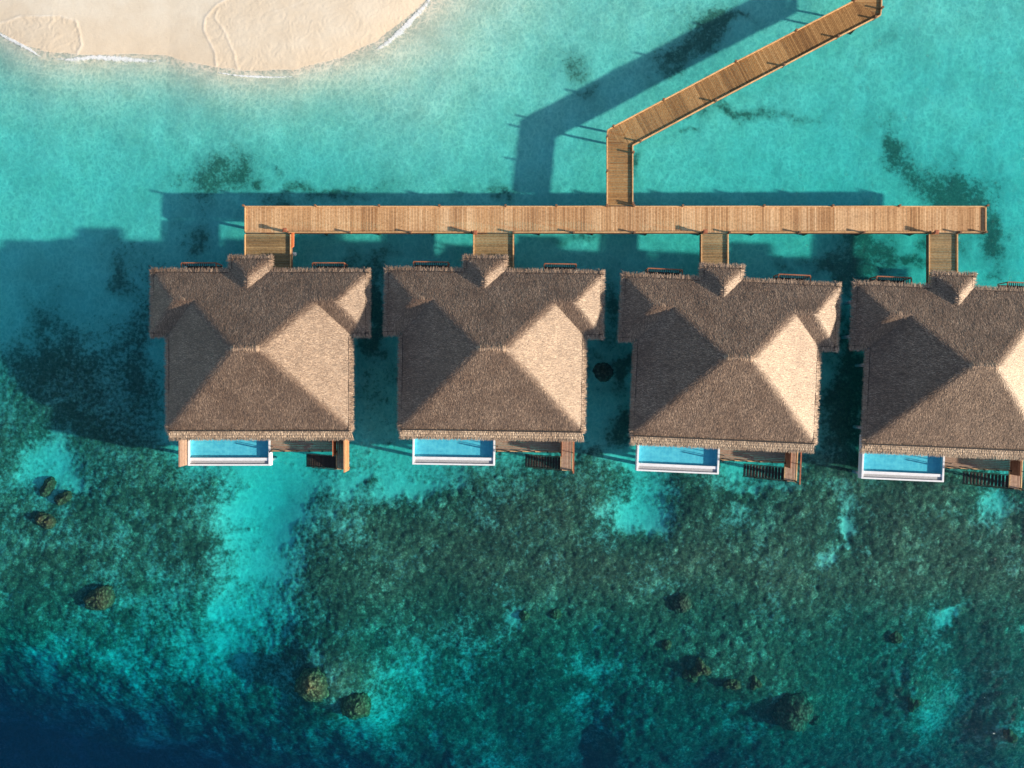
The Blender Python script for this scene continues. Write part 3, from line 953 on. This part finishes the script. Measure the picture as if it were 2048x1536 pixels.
def roof_run(x, y):
    """horizontal distance to the eave: height of the hipped thatch, hips slightly rounded"""
    main = smin(HX - np.abs(x), HY - np.abs(y), 0.5)
    wing = smin(WH - np.abs(y - WC), np.minimum((x - WL), (WR - x)) * 1.12, 0.35)
    ent = np.where(y > 4.0, smin(EW - np.abs(x - EX), EN - y, 0.35), -9.0)
    return np.maximum(np.maximum(main, wing), ent)


def roof_z(x, y):
    r = roof_run(x, y)
    u = (vnoise(x, y, 2.2, 71, 3) - 0.5) * 0.16 + (vnoise(x, y, 0.5, 72, 2) - 0.5) * 0.05
    return r * TP + u


def make_roof(parent):
    def lines(br, st):
        out = []
        for a_, b_ in zip(br[:-1], br[1:]):
            n = max(1, round((b_ - a_) / st)); out += list(np.linspace(a_, b_, n, endpoint=False))
        return np.array(out + [br[-1]])
    bi = INS
    bx = sorted([WL + bi, -HX + bi, EX - EW + bi, EX + EW - bi, HX - bi, WR - bi])
    by = sorted([-HY + bi, WC - WH + bi, HY - bi, EN - bi])
    xs_, ys_ = lines(bx, 0.09), lines(by, 0.09)
    X, Y = np.meshgrid(xs_, ys_)
    R = roof_run(X, Y)
    Z = roof_z(X, Y)
    cx, cy = (X[:-1, :-1] + X[1:, 1:]) / 2, (Y[:-1, :-1] + Y[1:, 1:]) / 2

    def in_r(x, y):
        m = (np.abs(x) < HX - bi) & (np.abs(y) < HY - bi)
        w_ = (x > WL + bi) & (x < WR - bi) & (y > WC - WH + bi) & (y < HY - bi)
        e_ = (np.abs(x - EX) < EW - bi) & (y > 4) & (y < EN - bi)
        return m | w_ | e_
    keep = in_r(cx, cy)
    ny, nx = X.shape
    I = np.arange(ny * nx).reshape(ny, nx)
    q = np.stack([I[:-1, :-1], I[:-1, 1:], I[1:, 1:], I[1:, :-1]], -1)[keep]
    used = np.unique(q); remap = -np.ones(ny * nx, int); remap[used] = np.arange(len(used))
    V = np.stack([X.ravel(), Y.ravel(), Z.ravel()], 1)[used]
    roof = mesh_np('roof', V, remap[q], M['thatch'], parent, smooth=False, tone=np.random.default_rng(3).random(len(q)) * 0.35, loc=(0, 0, ZE))
    so = roof.modifiers.new('thickness', 'SOLIDIFY'); so.thickness = 0.22; so.offset = -1
    # thatch strands lying on the slopes
    r = np.random.default_rng(5)

    def blades(name, p, d, n, L, wd, lift, tone, mat, par):
        s = np.cross(n, d); s /= np.linalg.norm(s, axis=1)[:, None]
        a0 = p - s * wd[:, None] / 2; a1 = p + s * wd[:, None] / 2
        mid = p + d * (L * 0.6)[:, None] + n * (lift * 0.75)[:, None]
        tip = p + d * L[:, None] + n * lift[:, None]
        c0 = tip - s * wd[:, None] * 0.18; c1 = tip + s * wd[:, None] * 0.18
        N = len(p)
        V = np.stack([a0, a1, c1, c0], 1).reshape(-1, 3)
        Fc = np.arange(N * 4).reshape(N, 4)
        return mesh_np(name, V, Fc, mat, par, tone=tone)

    N = 130000
    x = r.uniform(WL + bi, WR - bi, N); y = r.uniform(-HY + bi, EN - bi, N)
    k = in_r(x, y); x, y = x[k], y[k]; N = len(x)
    e_ = 0.06
    R0 = roof_run(x, y)
    gx = (roof_run(x + e_, y) - roof_run(x - e_, y)) / (2 * e_) * TP
    gy = (roof_run(x, y + e_) - roof_run(x, y - e_)) / (2 * e_) * TP
    n = np.stack([-gx, -gy, np.ones(N)], 1); n /= np.linalg.norm(n, axis=1)[:, None]
    g = np.hypot(gx, gy); g[g < 0.05] = 1
    dx, dy = -gx / g, -gy / g
    jit = r.normal(0, 0.30, N); c, s = np.cos(jit), np.sin(jit)
    dx, dy = dx * c - dy * s, dx * s + dy * c
    d = np.stack([dx, dy, gx * dx + gy * dy], 1); d /= np.linalg.norm(d, axis=1)[:, None]
    p = np.stack([x, y, roof_z(x, y) - 0.015], 1)
    # tilt part of each strand above the surface; tips end lifted
    L = r.uniform(0.16, 0.40, N)
    blades('thatch_strands', p, d, n, L, r.uniform(0.028, 0.065, N), r.uniform(0.015, 0.075, N),
           np.clip(r.normal(0.50, 0.27, N), 0, 1), M['thatch'], roof)
    # fringe on the eaves
    segs = [((WL, HY), (WL, WC - WH), (-1, 0)), ((WL, WC - WH), (-HX, WC - WH), (0, -1)), ((-HX, WC - WH), (-HX, -HY), (-1, 0)),
            ((HX, -HY), (HX, WC - WH), (1, 0)), ((HX, WC - WH), (WR, WC - WH), (0, -1)), ((WR, WC - WH), (WR, HY), (1, 0)),
            ((WR, HY), (EX + EW, HY), (0, 1)), ((EX + EW, HY), (EX + EW, EN), (1, 0)), ((EX + EW, EN), (EX - EW, EN), (0, 1)),
            ((EX - EW, EN), (EX - EW, HY), (-1, 0)), ((EX - EW, HY), (WL, HY), (0, 1))]
    Ps = []; Ds = []
    for (a_, b_, nn) in segs:
        ln = math.hypot(b_[0] - a_[0], b_[1] - a_[1]); m = int(ln * 130)
        t = r.random(m)
        bx_ = a_[0] + (b_[0] - a_[0]) * t; by_ = a_[1] + (b_[1] - a_[1]) * t
        bx_ -= nn[0] * (bi + r.uniform(-0.02, 0.14, m)); by_ -= nn[1] * (bi + r.uniform(-0.02, 0.14, m))
        zz = bi * TP + r.uniform(-0.20, 0.05, m)
        Ps.append(np.stack([bx_, by_, zz], 1))
        jt = r.normal(0, 0.33, m); c, s = np.cos(jt), np.sin(jt)
        ddx, ddy = nn[0] * c - nn[1] * s, nn[0] * s + nn[1] * c
        dz = -r.uniform(0.0, 0.75, m)
        D = np.stack([ddx, ddy, dz], 1); Ds.append(D / np.linalg.norm(D, axis=1)[:, None])
    p = np.concatenate(Ps); d = np.concatenate(Ds); m = len(p)
    up = np.tile([0.0, 0.0, 1.0], (m, 1)); sd = np.cross(up, d); nrm = np.cross(d, sd); nrm /= np.linalg.norm(nrm, axis=1)[:, None]
    nrm = np.where(nrm[:, 2:3] < 0, -nrm, nrm)
    blades('eave_fringe', p, d, nrm, r.uniform(0.28, 0.56, m), r.uniform(0.03, 0.07, m), r.uniform(-0.02, 0.05, m),
           np.clip(r.normal(0.78, 0.2, m), 0, 1), M['thatch'], roof)
    # binding rope near the eaves (thin dark line)
    rope = MB()
    for (a_, b_, nn) in segs:
        o_ = bi + 0.02
        pa = (a_[0] - nn[0] * o_, a_[1] - nn[1] * o_, o_ * TP + 0.05); pb = (b_[0] - nn[0] * o_, b_[1] - nn[1] * o_, o_ * TP + 0.05)
        rope.bar(pa, pb, 0.035, 0.03, 0.3)
    rope.bar((-HX + 0.25, -HY + 0.10, 0.27), (HX - 0.25, -HY + 0.10, 0.27), 0.10, 0.05, 0.3)  # pool side: dark bar drawn in place of the shadow gap
    rope.build('rope_and_gap_shade', M['dark_wood'], roof)
    # lower apron of thatch over the pool side
    xs2 = np.linspace(-HX + 0.12, HX - 0.12, 330); V = []; T = []; Fc = []
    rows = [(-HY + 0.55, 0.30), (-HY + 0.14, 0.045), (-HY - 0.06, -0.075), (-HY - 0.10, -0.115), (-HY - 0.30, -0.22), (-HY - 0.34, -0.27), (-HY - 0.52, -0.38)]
    for j, (yy, zz) in enumerate(rows):
        for i, xx in enumerate(xs2):
            V.append((xx, yy + r.normal(0, 0.012), zz + r.normal(0, 0.012)))
    nn_ = len(xs2)
    for j in range(len(rows) - 1):
        for i in range(nn_ - 1):
            Fc.append([j * nn_ + i, (j + 1) * nn_ + i, (j + 1) * nn_ + i + 1, j * nn_ + i + 1])
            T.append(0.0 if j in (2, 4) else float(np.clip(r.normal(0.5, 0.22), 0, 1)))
    ap = mesh_np('eave_apron', V, Fc, M['thatch_band'], roof, tone=T)
    so = ap.modifiers.new('thickness', 'SOLIDIFY'); so.thickness = 0.12; so.offset = -1
    m = 2300
    p = np.stack([r.uniform(-HX + 0.1, HX - 0.05, m), -HY - 0.50 + r.uniform(-0.02, 0.10, m), -0.38 + r.uniform(-0.10, 0.03, m)], 1)
    jt = r.normal(0, 0.3, m)
    d = np.stack([np.sin(jt), -np.cos(jt), -r.uniform(0.3, 1.0, m)], 1); d /= np.linalg.norm(d, axis=1)[:, None]
    up = np.tile([0.0, 0.0, 1.0], (m, 1)); sd = np.cross(up, d); nrm = np.cross(d, sd); nrm /= np.linalg.norm(nrm, axis=1)[:, None]
    nrm = np.where(nrm[:, 2:3] < 0, -nrm, nrm)
    blades('eave_fringe', p, d, nrm, r.uniform(0.22, 0.42, m), r.uniform(0.03, 0.06, m), r.uniform(0, 0.04, m),
           np.clip(r.normal(0.6, 0.22, m), 0, 1), M['thatch_band'], roof)
    # ridge cap
    V = []; T = []; Fc = []
    xs3 = np.linspace(-1.25, 1.25, 60); prof = [(-0.34, -0.24), (-0.2, -0.08), (0, 0.05), (0.2, -0.08), (0.34, -0.24)]
    for xx in xs3:
        for (yy, zz) in prof:
            V.append((xx, yy + r.normal(0, 0.015), HY * TP + zz + r.normal(0, 0.015) - max(0, abs(xx) - 1.0) * 0.6))
    for i in range(len(xs3) - 1):
        for j in range(4):
            Fc.append([i * 5 + j, (i + 1) * 5 + j, (i + 1) * 5 + j + 1, i * 5 + j + 1]); T.append(float(np.clip(r.normal(0.6, 0.2), 0, 1)))
    mesh_np('ridge_cap', V, Fc, M['thatch'], roof, tone=T)
    return roof


def make_villa():
    v = empty('thatched_villa', (0, 0, 0))
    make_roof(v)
    # body under the roof
    mb = MB()
    for (xa, xb, ya, yb) in ((-6.9, 6.9, -5.6, 6.0), (-8.4, -6.92, 2.4, 6.0), (6.92, 8.5, 2.4, 6.0)):
        mb.box(xa, xb, ya, yb, ZV, ZE + 0.05, 0.5)
    mb.build('wall', M['plaster'], v)
    mb = MB(); mb.box(-1.5, -0.1, 6.0, 6.06, ZV, ZV + 2.2, 0.4); d = mb.build('door', M['red_wood'], v)
    mb = MB(); mb.bar((-0.3, 6.12, ZV + 0.9), (-0.3, 6.12, ZV + 1.3), 0.03, 0.03); mb.build('handle', M['dark_wood'], d)
    for (xa, xb) in ((-6.3, -3.4), (-3.1, -0.2), (0.3, 3.1), (3.4, 6.3)):
        mb = MB(); mb.box(xa, xb, -5.66, -5.6, ZV + 0.05, ZV + 2.4, 0.4); wd = mb.build('window', M['red_wood'], v)
        mb = MB(); mb.box(xa + 0.08, (xa + xb) / 2 - 0.03, -5.68, -5.665, ZV + 0.13, ZV + 2.3); mb.box((xa + xb) / 2 + 0.03, xb - 0.08, -5.68, -5.665, ZV + 0.13, ZV + 2.3)
        mb.build('pane', M['glass_dark'], wd)
    # slatted boxes on the north side that stick out from under the eave
    for (xa, xb) in ((-7.2, -4.1), (4.5, 7.35)):
        mb = MB(); z = 4.05; ya, yb = 6.1, 7.86
        mb.bar((xa, yb, z), (xb, yb, z), 0.09, 0.12, 0.6); mb.bar((xa, ya, z), (xb, ya, z), 0.09, 0.12, 0.5)
        mb.bar((xa, ya + 0.05, z), (xa, yb - 0.05, z), 0.09, 0.12, 0.5); mb.bar((xb, ya + 0.05, z), (xb, yb - 0.05, z), 0.09, 0.12, 0.5)
        for c_ in (xa, xb):
            mb.bar((c_, yb - 0.02, ZV - 0.1), (c_, yb - 0.02, z - 0.07), 0.08, 0.08, 0.4)
        pg = mb.build('window_screen', M['red_wood'], v)
        mb = MB()
        k = xa + 0.16
        while k < xb - 0.1:
            mb.bar((k, ya + 0.06, z - 0.02), (k, yb - 0.06, z - 0.02), 0.05, 0.08, 0.4); k += 0.19
        mb.build('slats', M['dark_wood'], pg)
        mb = MB(); mb.box(xa, xb, ya, yb - 0.08, ZV - 0.12, ZV - 0.02, 0.4); mb.build('ledge', M['dark_wood'], pg)
    # floor and pool-side deck
    mb = MB(); mb.box(-7.2, 7.2, -6.4, 6.2, ZV - 0.35, ZV - 0.05, 0.4); mb.build('floor_slab', M['grey_stone'], v)
    mb = MB(); planks(mb, [(0.36, -9.02), (6.36, -9.02), (6.36, -6.42), (0.36, -6.42)], 0.0, 0.15, z1=ZV)
    dk = mb.build('deck', M['villa_deck'], v)
    mb = MB(); mb.bar((0.36, -9.06, ZV - 0.06), (6.36, -9.06, ZV - 0.06), 0.07, 0.2, 0.9); mb.build('edge_board', M['rail_wood'], dk)
    for k in range(6):
        mb = MB(); xx = 0.45 + k * 1.16
        mb.box(xx - 0.05, xx + 0.05, -9.14, -9.04, ZV - 0.1, ZV + (1.0 if k == 0 else 0.42), 0.4); mb.build('railing_post', M['dark_wood'], dk)
    mb = MB(); mb.bar((0.45, -9.09, ZV + 0.38), (6.3, -9.09, ZV + 0.38), 0.03, 0.03, 0.4)
    mb.build('cable', M['dark_wood'], dk)
    mb = MB()
    for yy in (-8.75, -8.5):
        mb.bar((0.42, yy, ZV), (0.42, yy, ZV + 0.95), 0.045, 0.045, 0.4); mb.bar((0.42, yy, ZV + 0.93), (0.05, yy, ZV + 0.80), 0.04, 0.04, 0.4)
        mb.bar((0.05, yy, ZV + 0.81), (0.05, yy, ZV - 0.35), 0.04, 0.04, 0.4)
    # pool
    mb = MB(); px0, px1, py0, py1 = -7.2, 0.32, -10.4, -6.42
    W = 0.17; zt = ZV + 0.06; zb = ZV - 0.95
    mb.box(px0, px0 + W, py0, py1, zb, zt, 0.5); mb.box(px1 - W, px1, py0, py1, zb, zt, 0.5)
    mb.box(px0 + W, px1 - W, py0, py0 + 0.15, zb, zt - 0.004, 0.5); mb.box(px0 + W, px1 - W, py0 + 0.46, py0 + 0.72, zb, zt - 0.07, 0.5)
    mb.box(px0 + W, px1 - W, py1 - 0.2, py1, zb, zt - 0.004, 0.5)
    pool = bevel(mb.build('pool', M['white_stone'], v), 0.012)
    mb = MB(); mb.box(px0 + W, px1 - W, py0 + 0.153, py0 + 0.457, zb, zt - 0.16, 0.5)
    mb.build('overflow_channel', M['grey_stone'], pool)
    fl = ZV - 0.44
    mb = MB(); mb.box(px0 + W + 0.002, px1 - W - 0.002, py0 + 0.722, py1 - 0.202, zb + 0.02, fl, 0.5); mb.build('pool_floor', M['pool_tiles'], pool)
    z_ = ZV - 0.02
    mesh_np('pool_water', [(px0 + W, py0 + 0.72, z_), (px1 - W, py0 + 0.72, z_), (px1 - W, py1 - 0.2, z_), (px0 + W, py1 - 0.2, z_)], [[0, 1, 2, 3]], M['pool_water'], pool)
    # ladder handrail of the pool
    mb = MB()
    for yy in (-8.95, -8.62):
        mb.bar((0.55, yy, ZV), (0.55, yy, ZV + 1.05), 0.05, 0.05, 0.4)
    mb.build('handrail', M['dark_wood'], pool)
    # platform, screen and stairs down to the water
    mb = MB(); planks(mb, [(6.38, -10.7), (7.3, -10.7), (7.3, -6.42), (6.38, -6.42)], math.pi / 2, 0.15, z1=ZV + 0.004)
    pf = mb.build('platform', M['villa_deck'], v)
    mb = MB(); mb.bar((6.34, -10.7, ZV - 0.12), (7.3, -10.74, ZV - 0.12), 0.06, 0.28, 0.9); mb.bar((6.33, -10.7, ZV - 0.1), (6.33, -9.1, ZV - 0.1), 0.06, 0.25, 0.9)
    mb.build('edge_board', M['rail_wood'], pf)
    for (xx, yy) in ((6.36, -9.12), (6.36, -10.66), (7.22, -10.66)):
        mb = MB(); mb.box(xx - 0.05, xx + 0.05, yy - 0.05, yy + 0.05, ZV - 0.1, ZV + 0.75, 0.4); mb.build('railing_post', M['dark_wood'], pf)
    # divider between deck and platform: lengthened past the deck edge to shade the deck
    mb = MB(); z = ZV + 0.02
    while z < ZV + 1.9:
        mb.box(6.30, 6.345, -9.42, -6.4, z, z + 0.142, None); z += 0.14
    mb.build('divider', M['red_wood'], v)
    mb = MB(); ns = 13
    for k in range(ns):
        xx = 6.30 - (k + 1) * 0.245; zz = ZV - (k + 1) * 0.19
        mb.box(xx, xx + 0.236, -10.62, -9.55, zz - 0.04, zz)
    st = mb.build('stairs', M['dark_wood'], v)  # dark wood colour puts the shade on the steps into the material
    mb = MB()
    for yy in (-10.67, -9.50):
        mb.bar((6.32, yy, ZV - 0.14), (6.30 - ns * 0.245, yy, ZV - ns * 0.19 - 0.14), 0.06, 0.2, 0.4)
    mb.build('stringer', M['pile_wood'], st)
    mb = MB(); mb.bar((6.32, -10.69, ZV + 0.8), (6.30 - (ns - 3) * 0.245, -10.69, ZV - (ns - 3) * 0.19 + 0.7), 0.05, 0.05, 0.4)
    for k in (0.3, 5, 9.5):
        xx = 6.30 - k * 0.245; zz = ZV - k * 0.19
        mb.bar((xx, -10.69, zz - 0.1), (xx, -10.69, zz + 0.78), 0.05, 0.05, 0.4)
    mb.build('handrail', M['dark_wood'], st)
    # stilts
    for (xx, yy) in [(-6.8, -10.0), (-3.4, -10.0), (-0.1, -10.0), (-6.8, -5.8), (-2.3, -5.8), (2.3, -5.8), (6.8, -5.8), (6.9, -10.4), (3.4, -8.8),
                     (-6.8, 0), (6.8, 0), (-8.2, 2.6), (8.3, 2.6), (-8.2, 5.8), (8.3, 5.8), (-2.3, 5.8), (2.3, 5.8)]:
        mb = MB(); mb.cyl(xx, yy, 0.16, -6.0, ZV - (0.96 if yy < -9.5 and xx < 0 else 0.36), 12); mb.build('stilt', M['grey_stone'], v, True)
    return v


villa = make_villa()
VILLAS = [(519, 701, 0.0, 'leftmost of the four thatched villas, with a tall pinkish wooden screen left of its pool'),
          (985, 701, -0.9, 'second thatched villa from the left, between the leftmost villa and the third one'),
          (1453, 719, -2.6, 'third thatched villa from the left, slightly turned, right of the bent boardwalk'),
          (1916, 735, -2.5, 'rightmost thatched villa, its right part cut off by the picture edge')]
# copies are made before the extra parts of the leftmost villa are added
vs = [villa] + [copy_tree(villa) for _ in range(3)]
for o, (cx, cy, rot, lab) in zip(vs, VILLAS):
    x_, y_, _ = P(cx, cy, ZE)
    o.location = (x_, y_, 0); o.rotation_euler = (0, 0, math.radians(rot))
    tag(o, lab, 'villa', 'thatched overwater villas in a row')
mb = MB(); z = ZV - 0.6
while z < ZV + 2.0:
    mb.box(-7.34, -7.28, -10.35, -6.4, z, z + 0.175); z += 0.18
mb.box(-7.37, -7.25, -10.35, -6.4, z, z + 0.06, 0.6)
mb.build('privacy_screen', M['villa_deck'], vs[0])

# outer side of the platforms: a solid sunlit screen at the leftmost villa, open frames at the others
for i, o in enumerate(vs):
    if i == 0:
        mb = MB(); z = ZV - 0.5
        while z < ZV + 2.05:
            mb.box(7.36, 7.42, -10.85, -6.4, z, z + 0.135, None); z += 0.15
        mb.box(7.33, 7.45, -10.85, -6.4, ZV + 2.12, ZV + 2.2, 0.8)
        mb.bar((7.0, -10.95, ZV - 0.1), (7.5, -10.6, ZV - 0.1), 0.08, 0.5, 0.9)
        mb.build('privacy_screen', M['screen_wood'], o)
    else:
        mb = MB(); mb.bar((7.42, -10.9, ZV + 1.2), (7.42, -6.5, ZV + 1.2), 0.12, 0.07, 0.4)
        fr = mb.build('top_rail', M['red_wood'], o)
        mb = MB(); mb.bar((7.42, -10.85, ZV - 0.1), (7.42, -6.5, ZV - 0.1), 0.10, 0.22, 0.9); mb.build('edge_board', M['rail_wood'], fr)
        for yy in (-10.8, -9.1, -7.4):
            mb = MB(); mb.box(7.39, 7.45, yy - 0.03, yy + 0.03, ZV - 0.2, ZV + 1.16, 0.4); mb.build('railing_post', M['dark_wood'], fr)
